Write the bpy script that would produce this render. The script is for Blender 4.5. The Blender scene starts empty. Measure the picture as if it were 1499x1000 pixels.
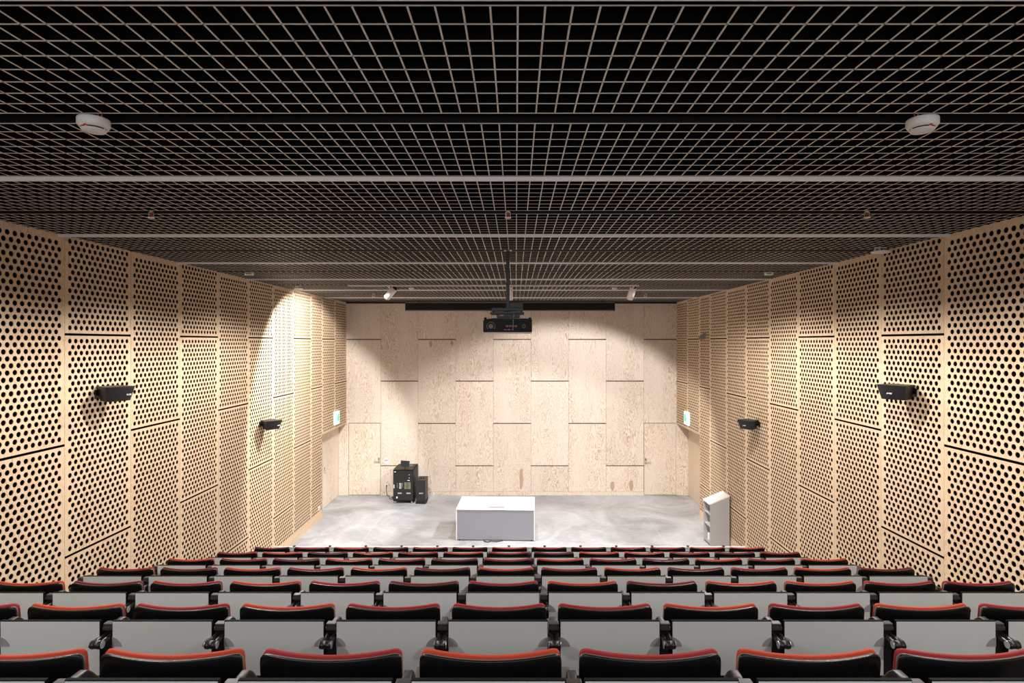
import bpy, bmesh, math, random
from mathutils import Vector, Matrix, Euler
random.seed(7)
S = bpy.context.scene
COL = S.collection
PI = math.pi

# ------------------------------------------------------------------ camera
# X to the right, Y into the hall, Z up from the stage floor.
EYE = 4.47
cam_d = bpy.data.cameras.new('camera')
cam = bpy.data.objects.new('camera', cam_d); COL.objects.link(cam)
cam.location = (0, 0, EYE); cam.rotation_euler = (PI/2, 0, 0)
cam_d.sensor_fit = 'HORIZONTAL'; cam_d.sensor_width = 36
cam_d.lens = 852/1499*36
cam_d.shift_x = -5.5/1499; cam_d.shift_y = 1.5/1499
cam_d.clip_start = 0.05
S.camera = cam

# ------------------------------------------------------------------ world, exposure
w = bpy.data.worlds.new('world'); S.world = w; w.use_nodes = True
w.node_tree.nodes['Background'].inputs[0].default_value = (1, 1, 1, 1)
w.node_tree.nodes['Background'].inputs[1].default_value = 0.0
S.view_settings.view_transform = 'Standard'
S.view_settings.look = 'None'
S.view_settings.gamma = 1
S.view_settings.exposure = 0.0

# room constants
XL, XR = -4.96, 4.71          # faces of the perforated walls
RL, RR = -5.18, 5.05          # faces of the recessed side doors
YB = 17.04                    # back wall
CEIL = 5.64                   # underside of the lattice
REC0, RECH = 14.92, 2.12      # recess start, recess height

# ------------------------------------------------------------------ lights
def spot(name, loc, d, power, half, blend=.15, size=.04, col=(1, .965, .94)):
    l = bpy.data.lights.new(name, 'SPOT'); l.energy = power; l.spot_size = 2*half
    l.spot_blend = blend; l.shadow_soft_size = size; l.color = col
    o = bpy.data.objects.new(name, l); COL.objects.link(o); o.location = loc
    o.rotation_euler = Vector(d).to_track_quat('-Z', 'Y').to_euler()
    return o
def area(name, loc, d, power, sx, sy, col=(1, .95, .88)):
    l = bpy.data.lights.new(name, 'AREA'); l.shape = 'RECTANGLE'; l.size = sx; l.size_y = sy
    l.energy = power; l.color = col
    o = bpy.data.objects.new(name, l); COL.objects.link(o); o.location = loc
    o.rotation_euler = Vector(d).to_track_quat('-Z', 'Y').to_euler()
    return o
SPOTS = [(-2.58, 12.0, (-.66, .39, -.64), 1250, 47), (-.13, 12.0, (.02, .45, -.89), 470, 48), (2.39, 12.0, (-.15, .64, -.755), 980, 47.5)]
SPOT_Z = EYE + 1.02
for (x, y, d, p, h) in SPOTS:
    dv = Vector(d).normalized()
    spot('stage_spot_lamp', Vector((x, y, SPOT_Z)) + dv*.17, dv, p, math.radians(h), .26)
# downlights recessed in the dark slots of the ceiling
for y, q in ((0.85, .6), (3.04, .72), (5.22, .95), (7.41, 1.3), (9.60, 1.6), (11.66, .5)):
    for x, p in ((-2.95, 300), (-1.2, 8), (.95, 8), (2.75, 300)):
        spot('downlight_lamp', (x, y, CEIL-.02), (0, 0, -1), p*q, math.radians(74), .5, .02, (1, .95, .90))
# added fill lights behind the camera, for tablet faces and ceiling rails
area('rear_fill', (-.12, -1.6, 5.35), (0, .85, -.5), 60, 8.0, .5, (.95, .98, 1))
area('rear_fill_up', (-.12, -1.9, 4.25), (0, .8, .6), 55, 8.0, .3, (.95, .97, 1))

# ------------------------------------------------------------------ materials
def nodes(name):
    m = bpy.data.materials.new(name); m.use_nodes = True
    nt = m.node_tree; b = nt.nodes['Principled BSDF']
    return m, nt, b
def N(nt, t, **kw):
    n = nt.nodes.new(t)
    for k, v in kw.items(): setattr(n, k, v)
    return n
def plain(name, col, rough=.5, metal=0, spec=.5, bump=0, bscale=200, var=0):
    m, nt, b = nodes(name)
    b.inputs['Base Color'].default_value = (*col, 1)
    b.inputs['Roughness'].default_value = rough; b.inputs['Metallic'].default_value = metal
    b.inputs['Specular IOR Level'].default_value = spec
    tc = N(nt, 'ShaderNodeTexCoord')
    no = N(nt, 'ShaderNodeTexNoise'); no.inputs['Scale'].default_value = bscale
    nt.links.new(tc.outputs['Object'], no.inputs['Vector'])
    if bump:
        bp = N(nt, 'ShaderNodeBump'); bp.inputs['Strength'].default_value = bump
        bp.inputs['Distance'].default_value = .002
        nt.links.new(no.outputs['Fac'], bp.inputs['Height'])
        nt.links.new(bp.outputs['Normal'], b.inputs['Normal'])
    if var:
        mx = N(nt, 'ShaderNodeMix', data_type='RGBA')
        mx.inputs['A'].default_value = (*[c*(1-var) for c in col], 1)
        mx.inputs['B'].default_value = (*[min(1, c*(1+var)) for c in col], 1)
        nt.links.new(no.outputs['Fac'], mx.inputs['Factor'])
        nt.links.new(mx.outputs['Result'], b.inputs['Base Color'])
    return m
def emit(name, col, strength):
    m, nt, b = nodes(name)
    b.inputs['Base Color'].default_value = (*col, 1)
    b.inputs['Emission Color'].default_value = (*col, 1)
    b.inputs['Emission Strength'].default_value = strength
    return m
def plywood(name, light, mid, dark, figure=1.0, rough=.55, tone=.06):
    """rotary-cut softwood veneer: nested cathedral rings running up the sheet"""
    m, nt, b = nodes(name); L = nt.links.new
    tc = N(nt, 'ShaderNodeTexCoord'); sp = N(nt, 'ShaderNodeSeparateXYZ'); L(tc.outputs['Object'], sp.inputs[0])
    ad = N(nt, 'ShaderNodeMath', operation='ADD'); L(sp.outputs['X'], ad.inputs[0]); L(sp.outputs['Y'], ad.inputs[1])
    oi = N(nt, 'ShaderNodeObjectInfo')
    rr = N(nt, 'ShaderNodeMath', operation='MULTIPLY'); L(oi.outputs['Random'], rr.inputs[0]); rr.inputs[1].default_value = 37.0
    def vec(su, sv):
        a = N(nt, 'ShaderNodeMath', operation='MULTIPLY'); L(ad.outputs[0], a.inputs[0]); a.inputs[1].default_value = su
        c = N(nt, 'ShaderNodeMath', operation='MULTIPLY'); L(sp.outputs['Z'], c.inputs[0]); c.inputs[1].default_value = sv
        v = N(nt, 'ShaderNodeCombineXYZ'); L(a.outputs[0], v.inputs[0]); L(c.outputs[0], v.inputs[1]); L(rr.outputs[0], v.inputs[2])
        return v
    n1 = N(nt, 'ShaderNodeTexNoise'); n1.inputs['Scale'].default_value = 1; n1.inputs['Detail'].default_value = 3.0
    n1.inputs['Roughness'].default_value = .5; n1.inputs['Distortion'].default_value = .6
    L(vec(5.0, 1.15).outputs[0], n1.inputs['Vector'])
    mu = N(nt, 'ShaderNodeMath', operation='MULTIPLY'); L(n1.outputs['Fac'], mu.inputs[0]); mu.inputs[1].default_value = 120
    si = N(nt, 'ShaderNodeMath', operation='SINE'); L(mu.outputs[0], si.inputs[0])
    mr = N(nt, 'ShaderNodeMapRange'); L(si.outputs[0], mr.inputs[0]); mr.inputs[1].default_value = .1; mr.inputs[2].default_value = 1
    n3 = N(nt, 'ShaderNodeTexNoise'); n3.inputs['Scale'].default_value = 1; n3.inputs['Detail'].default_value = 3
    L(vec(2.0, .35).outputs[0], n3.inputs['Vector'])
    m3 = N(nt, 'ShaderNodeMapRange'); L(n3.outputs['Fac'], m3.inputs[0]); m3.inputs[1].default_value = .25; m3.inputs[2].default_value = .66
    mm = N(nt, 'ShaderNodeMath', operation='MULTIPLY'); L(mr.outputs[0], mm.inputs[0]); L(m3.outputs[0], mm.inputs[1])
    ms = N(nt, 'ShaderNodeMath', operation='MULTIPLY'); L(mm.outputs[0], ms.inputs[0]); ms.inputs[1].default_value = figure
    n2 = N(nt, 'ShaderNodeTexNoise'); n2.inputs['Scale'].default_value = 1; n2.inputs['Detail'].default_value = 4
    L(vec(70, 2.2).outputs[0], n2.inputs['Vector'])
    c1 = N(nt, 'ShaderNodeMix', data_type='RGBA'); c1.inputs['A'].default_value = (*light, 1); c1.inputs['B'].default_value = (*mid, 1)
    L(n2.outputs['Fac'], c1.inputs['Factor'])
    c2 = N(nt, 'ShaderNodeMix', data_type='RGBA'); L(c1.outputs['Result'], c2.inputs['A']); c2.inputs['B'].default_value = (*dark, 1)
    L(ms.outputs[0], c2.inputs['Factor'])
    hv = N(nt, 'ShaderNodeHueSaturation'); L(c2.outputs['Result'], hv.inputs['Color'])
    vr = N(nt, 'ShaderNodeMapRange'); L(oi.outputs['Random'], vr.inputs[0]); vr.inputs[3].default_value = 1-tone; vr.inputs[4].default_value = 1+tone*.6
    L(vr.outputs[0], hv.inputs['Value'])
    L(hv.outputs['Color'], b.inputs['Base Color'])
    b.inputs['Roughness'].default_value = rough; b.inputs['Specular IOR Level'].default_value = .3
    return m
def concrete(name):
    m, nt, b = nodes(name); L = nt.links.new
    tc = N(nt, 'ShaderNodeTexCoord')
    n1 = N(nt, 'ShaderNodeTexNoise'); n1.inputs['Scale'].default_value = .55; n1.inputs['Detail'].default_value = 8; n1.inputs['Roughness'].default_value = .65; n1.inputs['Distortion'].default_value = 1.2
    L(tc.outputs['Object'], n1.inputs['Vector'])
    n2 = N(nt, 'ShaderNodeTexNoise'); n2.inputs['Scale'].default_value = 7; n2.inputs['Detail'].default_value = 6
    L(tc.outputs['Object'], n2.inputs['Vector'])
    r = N(nt, 'ShaderNodeValToRGB'); L(n1.outputs['Fac'], r.inputs['Fac'])
    r.color_ramp.elements[0].position = .33; r.color_ramp.elements[0].color = (.215, .245, .295, 1)
    r.color_ramp.elements[1].position = .68; r.color_ramp.elements[1].color = (.47, .515, .60, 1)
    mx = N(nt, 'ShaderNodeMix', data_type='RGBA'); mx.blend_type = 'MULTIPLY'; mx.inputs['Factor'].default_value = .35
    L(r.outputs['Color'], mx.inputs['A']); L(n2.outputs['Color'], mx.inputs['B'])
    hs = N(nt, 'ShaderNodeHueSaturation'); hs.inputs['Saturation'].default_value = .35; hs.inputs['Value'].default_value = 1.2
    L(mx.outputs['Result'], hs.inputs['Color']); L(hs.outputs['Color'], b.inputs['Base Color'])
    b.inputs['Roughness'].default_value = .42
    return m
M = {}
M['ply_back'] = plywood('pale_plywood', (.82, .725, .635), (.74, .635, .535), (.54, .39, .275), 1.15)
M['ply_side'] = plywood('warm_plywood', (.76, .60, .43), (.68, .50, .33), (.54, .33, .17), .75)
M['ply_door'] = plywood('door_plywood', (.83, .735, .63), (.75, .64, .53), (.55, .40, .27), 1.1)
M['ply_edge'] = plain('plywood_edge', (.22, .12, .06), .7, bscale=60, var=.12)
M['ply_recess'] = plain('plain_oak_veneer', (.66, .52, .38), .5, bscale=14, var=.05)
M['stain'] = plain('brown_veneer_stain', (.47, .34, .24), .6, bscale=30, var=.15)
M['void'] = plain('black_acoustic_felt', (.006, .005, .005), .95, spec=.1)
M['concrete'] = concrete('polished_concrete')
M['carpet'] = plain('dark_step_floor', (.045, .042, .042), .85, bump=.3, bscale=300)
M['grid_black'] = plain('black_lattice', (.0045, .004, .0035), .8, spec=.08)
M['grid_light'] = plain('grey_lattice_edge', (.70, .65, .60), .4)
M['rail'] = plain('white_ceiling_rail', (.93, .93, .96), .4)
M['dark_rail'] = plain('black_ceiling_rail', (.006, .006, .0065), .5, spec=.25)
M['shell'] = plain('black_gloss_shell', (.004, .0037, .0037), .27, spec=.35, bump=.03, bscale=900)
M['orange'] = plain('orange_red_fabric', (.40, .034, .008), .8, bump=.25, bscale=700)
M['crimson'] = plain('crimson_fabric', (.25, .009, .012), .8, bump=.25, bscale=700)
M['burgundy'] = plain('dark_crimson_fabric', (.13, .006, .008), .8, bump=.25, bscale=700)
M['black'] = plain('black_plastic', (.006, .0055, .0055), .35, bump=.05, bscale=500)
M['tablet_edge'] = plain('black_tablet_edge', (.005, .005, .005), .8, spec=.15)
M['armpad'] = plain('dark_arm_pad', (.035, .03, .027), .45, bump=.05, bscale=500)
M['tablet'] = plain('light_grey_laminate', (.57, .60, .60), .38, bscale=900, var=.03)
M['trim'] = plain('seat_edge_gleam', (.17, .155, .14), .4)  # reflection on the shell's edge, put in as a grey colour
M['lens'] = plain('quarter_disc_grey', (.30, .28, .29), .45)
M['chrome'] = plain('brushed_metal', (.72, .72, .72), .28, metal=1)
M['white'] = plain('white_plastic', (.82, .80, .80), .4)
M['white_metal'] = plain('white_painted_metal', (.80, .75, .72), .4)
M['desk_front'] = plain('grey_desk_front', (.27, .27, .31), .42)
M['desk_top'] = plain('white_laminate', (.84, .84, .85), .35)
M['lectern'] = plain('light_grey_lectern', (.43, .41, .405), .45)
M['lectern_in'] = plain('grey_shelf', (.28, .27, .27), .5)
M['rack'] = plain('black_rack_metal', (.008, .0075, .007), .5, spec=.3)
M['rack_panel'] = plain('dark_rack_door', (.010, .010, .011), .25)
M['grille'] = plain('black_grille', (.012, .012, .014), .6, bump=.5, bscale=900)
M['speaker_shell'] = plain('charcoal_speaker', (.014, .013, .012), .45)
M['grey'] = plain('mid_grey', (.33, .33, .33), .5)
M['olive'] = plain('olive_label', (.22, .24, .15), .5)
M['copper'] = plain('copper_port', (.35, .17, .07), .4)
M['red'] = plain('red_plastic', (.75, .03, .02), .4)
M['orange_cable'] = plain('orange_cable', (.85, .18, .05), .5)
M['screen'] = plain('dark_touch_screen', (.02, .026, .035), .12)
M['blue'] = plain('blue_stripe', (.05, .09, .35), .5)
M['silver_text'] = plain('silver_lettering', (.8, .8, .8), .35)
M['exit_white'] = emit('lit_exit_sign_white', (.80, 1, .92), 1.5)
M['exit_green'] = emit('lit_exit_sign_green', (.02, .62, .25), 1.2)
M['led_green'] = emit('green_led', (.1, .9, .3), 1.5)
M['jamb'] = plain('shadow_gap_brown', (.20, .13, .08), .7)

# ------------------------------------------------------------------ mesh helpers
class MB:
    def __init__(s): s.v = []; s.f = []; s.m = []; s.smooth = []
    def add(s, vs, fs, mi=0, sm=False):
        o = len(s.v); s.v += [tuple(v) for v in vs]
        for f in fs: s.f.append([o+i for i in f]); s.m.append(mi); s.smooth.append(sm)
    def box(s, x0, x1, y0, y1, z0, z1, mi=0, mat=None, bev=0):
        if bev:
            bm = bmesh.new(); bmesh.ops.create_cube(bm, size=1)
            for v in bm.verts: v.co = Vector(((x0+x1)/2+v.co.x*(x1-x0), (y0+y1)/2+v.co.y*(y1-y0), (z0+z1)/2+v.co.z*(z1-z0)))
            bmesh.ops.bevel(bm, geom=bm.edges[:], offset=bev, segments=2, affect='EDGES', profile=.5)
            bm.verts.index_update()
            vs = [v.co.copy() for v in bm.verts]; fs = [[v.index for v in f.verts] for f in bm.faces]; bm.free()
        else:
            vs = [Vector(p) for p in ((x0,y0,z0),(x1,y0,z0),(x1,y1,z0),(x0,y1,z0),(x0,y0,z1),(x1,y0,z1),(x1,y1,z1),(x0,y1,z1))]
            fs = [(0,3,2,1),(4,5,6,7),(0,1,5,4),(1,2,6,5),(2,3,7,6),(3,0,4,7)]
        if mat is not None: vs = [mat @ v for v in vs]
        s.add(vs, fs, mi); return s
    def cyl(s, p0, p1, r0, r1=None, n=20, mi=0, caps=True, sm=True):
        r1 = r0 if r1 is None else r1
        p0 = Vector(p0); p1 = Vector(p1); q = (p1-p0).to_track_quat('Z', 'Y')
        vs = []
        for p, r in ((p0, r0), (p1, r1)):
            for i in range(n):
                a = 2*PI*i/n; vs.append(p + q @ Vector((r*math.cos(a), r*math.sin(a), 0)))
        s.add(vs, [(i, (i+1) % n, n+(i+1) % n, n+i) for i in range(n)], mi, sm)
        if caps:
            s.add(vs[:n], [list(range(n))[::-1]], mi); s.add(vs[n:], [list(range(n))], mi)
        return s
    def lathe(s, prof, c, axis=(0, 0, 1), n=28, mi=0, sm=True):
        q = Vector(axis).to_track_quat('Z', 'Y'); c = Vector(c); vs = []
        for (r, z) in prof:
            for i in range(n):
                a = 2*PI*i/n; vs.append(c + q @ Vector((r*math.cos(a), r*math.sin(a), z)))
        fs = []
        for k in range(len(prof)-1):
            for i in range(n):
                fs.append((k*n+i, k*n+(i+1) % n, (k+1)*n+(i+1) % n, (k+1)*n+i))
        s.add(vs, fs, mi, sm); return s
    def prism(s, pts, axis, a0, a1, mi=0):
        """pts: 2D outline; axis 'x','y','z' = extrusion axis"""
        def P(p, a):
            return {'x': (a, p[0], p[1]), 'y': (p[0], a, p[1]), 'z': (p[0], p[1], a)}[axis]
        n = len(pts); vs = [P(p, a0) for p in pts]+[P(p, a1) for p in pts]
        fs = [list(range(n)), list(range(n, 2*n))[::-1]]+[(i, n+i, n+(i+1) % n, (i+1) % n) for i in range(n)]
        s.add(vs, fs, mi); return s
    def tube(s, pts, r, n=8, mi=0):
        pts = [Vector(p) for p in pts]; rings = []
        for i, p in enumerate(pts):
            d = (pts[min(i+1, len(pts)-1)]-pts[max(i-1, 0)]).normalized(); q = d.to_track_quat('Z', 'Y')
            rings.append([p+q @ Vector((r*math.cos(2*PI*k/n), r*math.sin(2*PI*k/n), 0)) for k in range(n)])
        vs = [v for rg in rings for v in rg]; fs = []
        for i in range(len(pts)-1):
            for k in range(n): fs.append((i*n+k, i*n+(k+1) % n, (i+1)*n+(k+1) % n, (i+1)*n+k))
        fs.append(list(range(n))[::-1]); fs.append([len(vs)-n+k for k in range(n)])
        s.add(vs, fs, mi, True); return s
    def xf(s, mat): s.v = [tuple(mat @ Vector(v)) for v in s.v]; return s
    def mesh(s, name, mats, fix=True):
        me = bpy.data.meshes.new(name); me.from_pydata(s.v, [], s.f)
        for m in (mats if isinstance(mats, (list, tuple)) else [mats]): me.materials.append(m)
        me.polygons.foreach_set('material_index', s.m)
        me.polygons.foreach_set('use_smooth', s.smooth)
        me.update()
        if fix and len(s.f) < 20000:
            bm = bmesh.new(); bm.from_mesh(me); bmesh.ops.remove_doubles(bm, verts=bm.verts, dist=1e-5)
            bmesh.ops.recalc_face_normals(bm, faces=bm.faces); bm.to_mesh(me); bm.free()
            for e in me.edges: pass
        return me
    def build(s, name, mats, parent=None, loc=None, fix=True):
        return link(name, s.mesh(name, mats, fix), parent, loc)
def link(name, me, parent=None, loc=None):
    o = bpy.data.objects.new(name, me); COL.objects.link(o)
    if parent: o.parent = parent
    if loc: o.location = loc
    return o
def empty(name, loc=(0, 0, 0), rz=0):
    o = bpy.data.objects.new(name, None); COL.objects.link(o); o.location = loc; o.rotation_euler = (0, 0, rz)
    o.empty_display_size = .1; return o
def tag(o, label=None, cat=None, group=None, kind=None):
    if label: o['label'] = label
    if cat: o['category'] = cat
    if group: o['group'] = group
    if kind: o['kind'] = kind
    return o
def thing(name, label, cat, loc=(0, 0, 0), rz=0, group=None): return tag(empty(name, loc, rz), label, cat, group)
def struct(name, loc=(0, 0, 0)): return tag(empty(name, loc), kind='structure')
def copy_tree(o, parent=None):
    c = o.copy(); COL.objects.link(c)
    if parent: c.parent = parent
    for ch in [x for x in bpy.data.objects if x.parent == o]: copy_tree(ch, c)
    return c
def text_mesh(txt, size, mat, name, parent, loc, rot, shear=0, extrude=.001):
    cu = bpy.data.curves.new(name, 'FONT'); cu.body = txt; cu.size = size; cu.extrude = extrude; cu.shear = shear
    cu.align_x = 'CENTER'; cu.align_y = 'CENTER'; cu.resolution_u = 2
    t = bpy.data.objects.new('t', cu); COL.objects.link(t)
    dg = bpy.context.evaluated_depsgraph_get(); me = bpy.data.meshes.new_from_object(t.evaluated_get(dg))
    bpy.data.objects.remove(t); bpy.data.curves.remove(cu)
    me.materials.clear(); me.materials.append(mat)
    o = link(name, me, parent, loc); o.rotation_euler = rot; return o

# ------------------------------------------------------------------ the stage floor
fl = struct('floor')
MB().box(RL-.05, RR+.05, 8.6, YB+.1, -.12, 0).build('stage_slab', M['concrete'], fl)
jb = MB()
for y in (14.25,): jb.box(RL, RR, y-.004, y+.004, 0, .0012)
for x in (-3.45, -.1, 3.35): jb.box(x-.004, x+.004, 9.9, YB, 0, .0012)
jb.build('floor_joint', plain('joint_filler', (.52, .52, .53), .6), fl)

# ------------------------------------------------------------------ seating tiers
PY = lambda j: 2.015+1.105*j           # plane of the writing tablets behind row j+1
PZ = lambda j: EYE-(1.168+.3235*j)     # their top edges
FZ = lambda i: PZ(i-1)-.83             # floor of row i (1 = nearest the camera)
tr = MB()
tr.box(XL, XR, -2.6, PY(-1)-.12, -.1, FZ(0)+.3235)
for i in range(0, 8):
    y0 = PY(i-1)-.12; y1 = PY(i)-.12
    if i == 7: y1 = PY(7)+.02
    tr.box(XL, XR, y0, y1, -.1, FZ(i))
tag(tr.build('floor_seating_tiers', M['carpet']), kind='structure')
bs = MB()
for i in range(0, 7):
    y1 = PY(i)-.12
    for (a, b_) in ((XL+.005, -4.10), (3.90, XR-.005)):
        bs.box(a, b_, y1, y1+.30, FZ(i+1)+.001, FZ(i+1)+.16)
tag(bs.build('trim_1', M['carpet']), kind='structure')

# ------------------------------------------------------------------ perforated side walls
HP, RP, HR = .0863, .0689, .0272
def perf_mesh(name, w, h, from_bottom, plain_below=None):
    """panel in local y (0..w) and z (0..h), face at x=0, 24 mm thick behind (+x)"""
    nh = max(2, round((w-.151)/HP)+1); py = (w-.151)/(nh-1); my = .0755
    e = .0015
    if h > 2.40:
        nr = round((h-.124)/RP)+1; pz = (h-.124)/(nr-1); z0 = .062
    else:
        pz = RP; nr = int((h-.062-.04)/pz)+1; z0 = .062 if from_bottom else h-.062-(nr-1)*pz
    mb = MB(); K = 12; T = .006
    sq = []
    for k in range(K):
        a = 2*PI*k/K; c, s_ = math.cos(a), math.sin(a)
        sq.append((c, s_))
    # 12 points of the cell outline: corners included
    out = [(1, 0), (1, .5), (1, 1), (0, 1), (-.0, 1), (-1, 1), (-1, 0)]
    outl = [(1, 0), (1, 1), (.33, 1), (-.33, 1), (-1, 1), (-1, 0), (-1, -1), (-.33, -1), (.33, -1), (1, -1)]
    angs = [0, 42, 72, 108, 138, 180, 222, 252, 288, 318]
    K = 10
    # finer: insert mid points
    o2 = []; a2 = []
    for k in range(K):
        p, q = outl[k], outl[(k+1) % K]; o2 += [p, ((p[0]+q[0])/2, (p[1]+q[1])/2)]
        A, B = angs[k], angs[(k+1) % K] if k < K-1 else 360
        a2 += [A, (A+B)/2]
    K = len(o2)
    V = mb.v; F = mb.f; MI = mb.m; SM = mb.smooth
    for r in range(nr):
        odd = (r % 2) if from_bottom else ((nr-1-r) % 2)
        n = nh-1 if odd else nh
        cz = z0+r*pz
        yc0 = my+(py/2 if odd else 0)
        for c in range(n):
            cy = yc0+c*py; o = len(V)
            for k in range(K): V.append((0, cy+o2[k][0]*py/2, cz+o2[k][1]*pz/2))
            for k in range(K):
                a = math.radians(a2[k]); V.append((0, cy+HR*math.cos(a), cz+HR*math.sin(a)))
            for k in range(K):
                a = math.radians(a2[k]); V.append((T, cy+HR*math.cos(a), cz+HR*math.sin(a)))
            for k in range(K):
                k2 = (k+1) % K
                F.append((o+k, o+k2, o+K+k2, o+K+k)); MI.append(0); SM.append(False)
                F.append((o+K+k, o+K+k2, o+2*K+k2, o+2*K+k)); MI.append(1); SM.append(True)
        # margins of this row
        ya = yc0-py/2; yb = yc0+(n-1)*py+py/2; za = cz-pz/2; zb = cz+pz/2
        for (p, q) in ((e, ya), (yb, w-e)):
            mb.add([(0, p, za), (0, q, za), (0, q, zb), (0, p, zb)], [(0, 1, 2, 3)])
    zb0 = z0-pz/2; zt0 = z0+(nr-1)*pz+pz/2
    for (p, q) in ((e, zb0), (zt0, h-e)):
        mb.add([(0, e, p), (0, w-e, p), (0, w-e, q), (0, e, q)], [(0, 1, 2, 3)])
    # edges
    for (ya, yb, za, zb) in ((e, e, e, h-e), (w-e, w-e, e, h-e), (e, w-e, e, e), (e, w-e, h-e, h-e)):
        if ya == yb: mb.add([(0, ya, za), (T, ya, za), (T, ya, zb), (0, ya, zb)], [(0, 1, 2, 3)], 1)
        else: mb.add([(0, ya, za), (0, yb, za), (T, yb, za), (T, ya, za)], [(0, 1, 2, 3)], 1)
    me = mb.mesh(name, [M['ply_side'], M['ply_edge']], fix=False)
    return me
joints = [3.10, 4.20, 5.30, 6.40, 7.50, 8.60, 9.70, 10.80, 11.90, 13.00, 14.10, 14.92, 15.96, YB]
GAP = .024
SA = [0.0, 2.10, 4.56]; SB = [0.0, .86, 3.34]
cache = {}
for side in (-1, 1):
    wl = struct('wall_left' if side < 0 else 'wall_right')
    X = XL if side < 0 else XR
    for j in range(len(joints)-1):
        y0, y1 = joints[j], joints[j+1]
        kind = 'A' if j % 2 == 1 else 'B'
        if j == 11: kind = 'A'
        kinds = {3: 'A', 4: 'B', 5: 'A', 6: 'B', 7: 'A', 8: 'B', 9: 'A', 10: 'B', 11: 'A', 12: 'B', 2: 'B', 1: 'A', 0: 'B'}
        kind = kinds[j]
        seams = (SA if kind == 'A' else SB)[:]
        rec = j >= 11
        base = RECH if rec else (0.13 if y0 >= 9.6 else 0.0)
        secs = []
        lev = [z for z in seams if z > base+.2]
        lo = base
        for z in lev:
            secs.append((lo, z-GAP/2)); lo = z+GAP/2
        secs.append((lo, CEIL+.01))
        for (a, b_) in secs:
            if b_-a < .25: continue
            top = b_ > CEIL
            if (not top) and b_ < 1.0 and y0 < 9.5 and False: continue
            if b_ < FZ(0) and b_ < (FZ(max(0, min(7, int((y0-2)/1.105)+1)))-.1): continue     # buried behind the tiers
            key = (round(y1-y0, 3), round(b_-a, 3), top)
            if key not in cache: cache[key] = perf_mesh('perforated_panel', y1-y0, b_-a, top)
            o = link('perforated_panel', cache[key], wl)
            if side < 0:
                o.location = (X, y1, a); o.rotation_euler = (0, 0, PI)   # local +x goes outward
            else:
                o.location = (X, y0, a)
    # black felt backing and plain wall behind the camera
    xo = X+side*.035
    bk = MB()
    bk.box(min(xo, xo+side*.02), max(xo, xo+side*.02), -2.6, REC0-.02, -.1, 6.3)
    bk.box(min(xo, xo+side*.02), max(xo, xo+side*.02), REC0-.02, YB+.1, RECH+.02, 6.3)
    bk.build('felt_backing', M['void'], wl)
    pl = MB(); pl.box(min(X, xo), max(X, xo), -2.6, 3.10, 1.5, CEIL); pl.build('plywood_lining', M['ply_side'], wl)
    # skirting in front of the stage
    bb = MB(); bb.box(min(X-side*.012, xo), max(X-side*.012, xo), 9.9, REC0, .0, .125)
    bb.build('skirting', M['ply_side'], wl)
    # recess: soffit, jamb, side wall
    RX = RL if side < 0 else RR
    rc = MB()
    rc.box(min(X, RX), max(X, RX), REC0, YB, RECH-.02, RECH)           # soffit
    rc.build('recess_soffit', M['ply_recess'], wl)
    rj = MB(); rj.box(min(X, RX+side*.05), max(X, RX+side*.05), REC0-.02, REC0, 0, RECH+.02); rj.build('recess_jamb', M['ply_side'], wl)
    rw = MB(); rw.box(min(RX, RX+side*.05), max(RX, RX+side*.05), REC0-.02, YB+.1, -.02, RECH); rw.build('recess_lining', M['ply_recess'], wl)

# ------------------------------------------------------------------ back wall
bw = struct('wall_back')
MB().box(RL-.05, RR+.05, YB+.022, YB+.06, -.1, 6.3).build('felt_backing', M['void'], bw)
cols = [XL, -3.955, -2.86, -1.76, -.655, .445, 1.545, 2.645, 3.75, XR]
e = .0025
for c in range(9):
    x0, x1 = cols[c], cols[c+1]
    s_ = [2.10, 4.56] if c % 2 == 0 else [.86, 3.34]
    lo = .105
    if c in (0, 8): s_ = [4.56]; lo = 2.118
    secs = []
    for z in s_: secs.append((lo, z-.013)); lo = z+.013
    secs.append((lo, CEIL+.05))
    for (a, b_) in secs:
        MB().box(x0+e, x1-e, 0, .02, 0, b_-a).build('plywood_panel', M['ply_back'], bw, (0, YB, a))
tag(MB().box(-3.955, 3.75, YB-.004, YB+.02, 0, .1).build('baseboard_back', M['ply_back']), kind='structure')
for (a, b_) in ((RL, -4.895), (4.69, RR)):
    top = 2.118
    MB().box(a, b_, 0, .02, 0, top).build('plywood_strip', M['ply_back'], bw, (0, YB, 0))

def handle(parent, loc, dirx, plate_h=.17, face='y'):
    """lever handle on a plate; door face looks to -y"""
    mb = MB(); mb.box(-.028, .028, -.010, 0, -plate_h/2, plate_h/2, bev=.003)
    mb.cyl((0, -.01, -.02), (0, -.055, -.02), .010, n=12)
    mb.tube([(0, -.055, -.02), (dirx*.02, -.058, -.02), (dirx*.14, -.058, -.02)], .009, 8)
    mb.cyl((0, -.016, .045), (0, 0, .045), .012, n=12, mi=1)
    return mb.build('door_handle', [M['chrome'], M['black']], parent, loc)
d1 = struct('door_1', (-4.89, YB, 0)); MB().box(.006, .925, -.006, .018, .012, 2.10, bev=.002).build('door_leaf', M['ply_door'], d1)
handle(d1, (.885, -.008, 1.02), -1)
d2 = struct('door_2', (3.755, YB, 0)); MB().box(.006, .93, -.006, .018, .012, 2.10, bev=.002).build('door_leaf', M['ply_door'], d2)
handle(d2, (.045, -.008, 1.0), 1)
g = MB(); g.box(-4.895, -3.955, YB+.004, YB+.02, 2.10, 2.118); g.box(3.752, 4.69, YB+.004, YB+.02, 2.10, 2.118)
g.build('shadow_gap', M['jamb'], bw)
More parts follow.
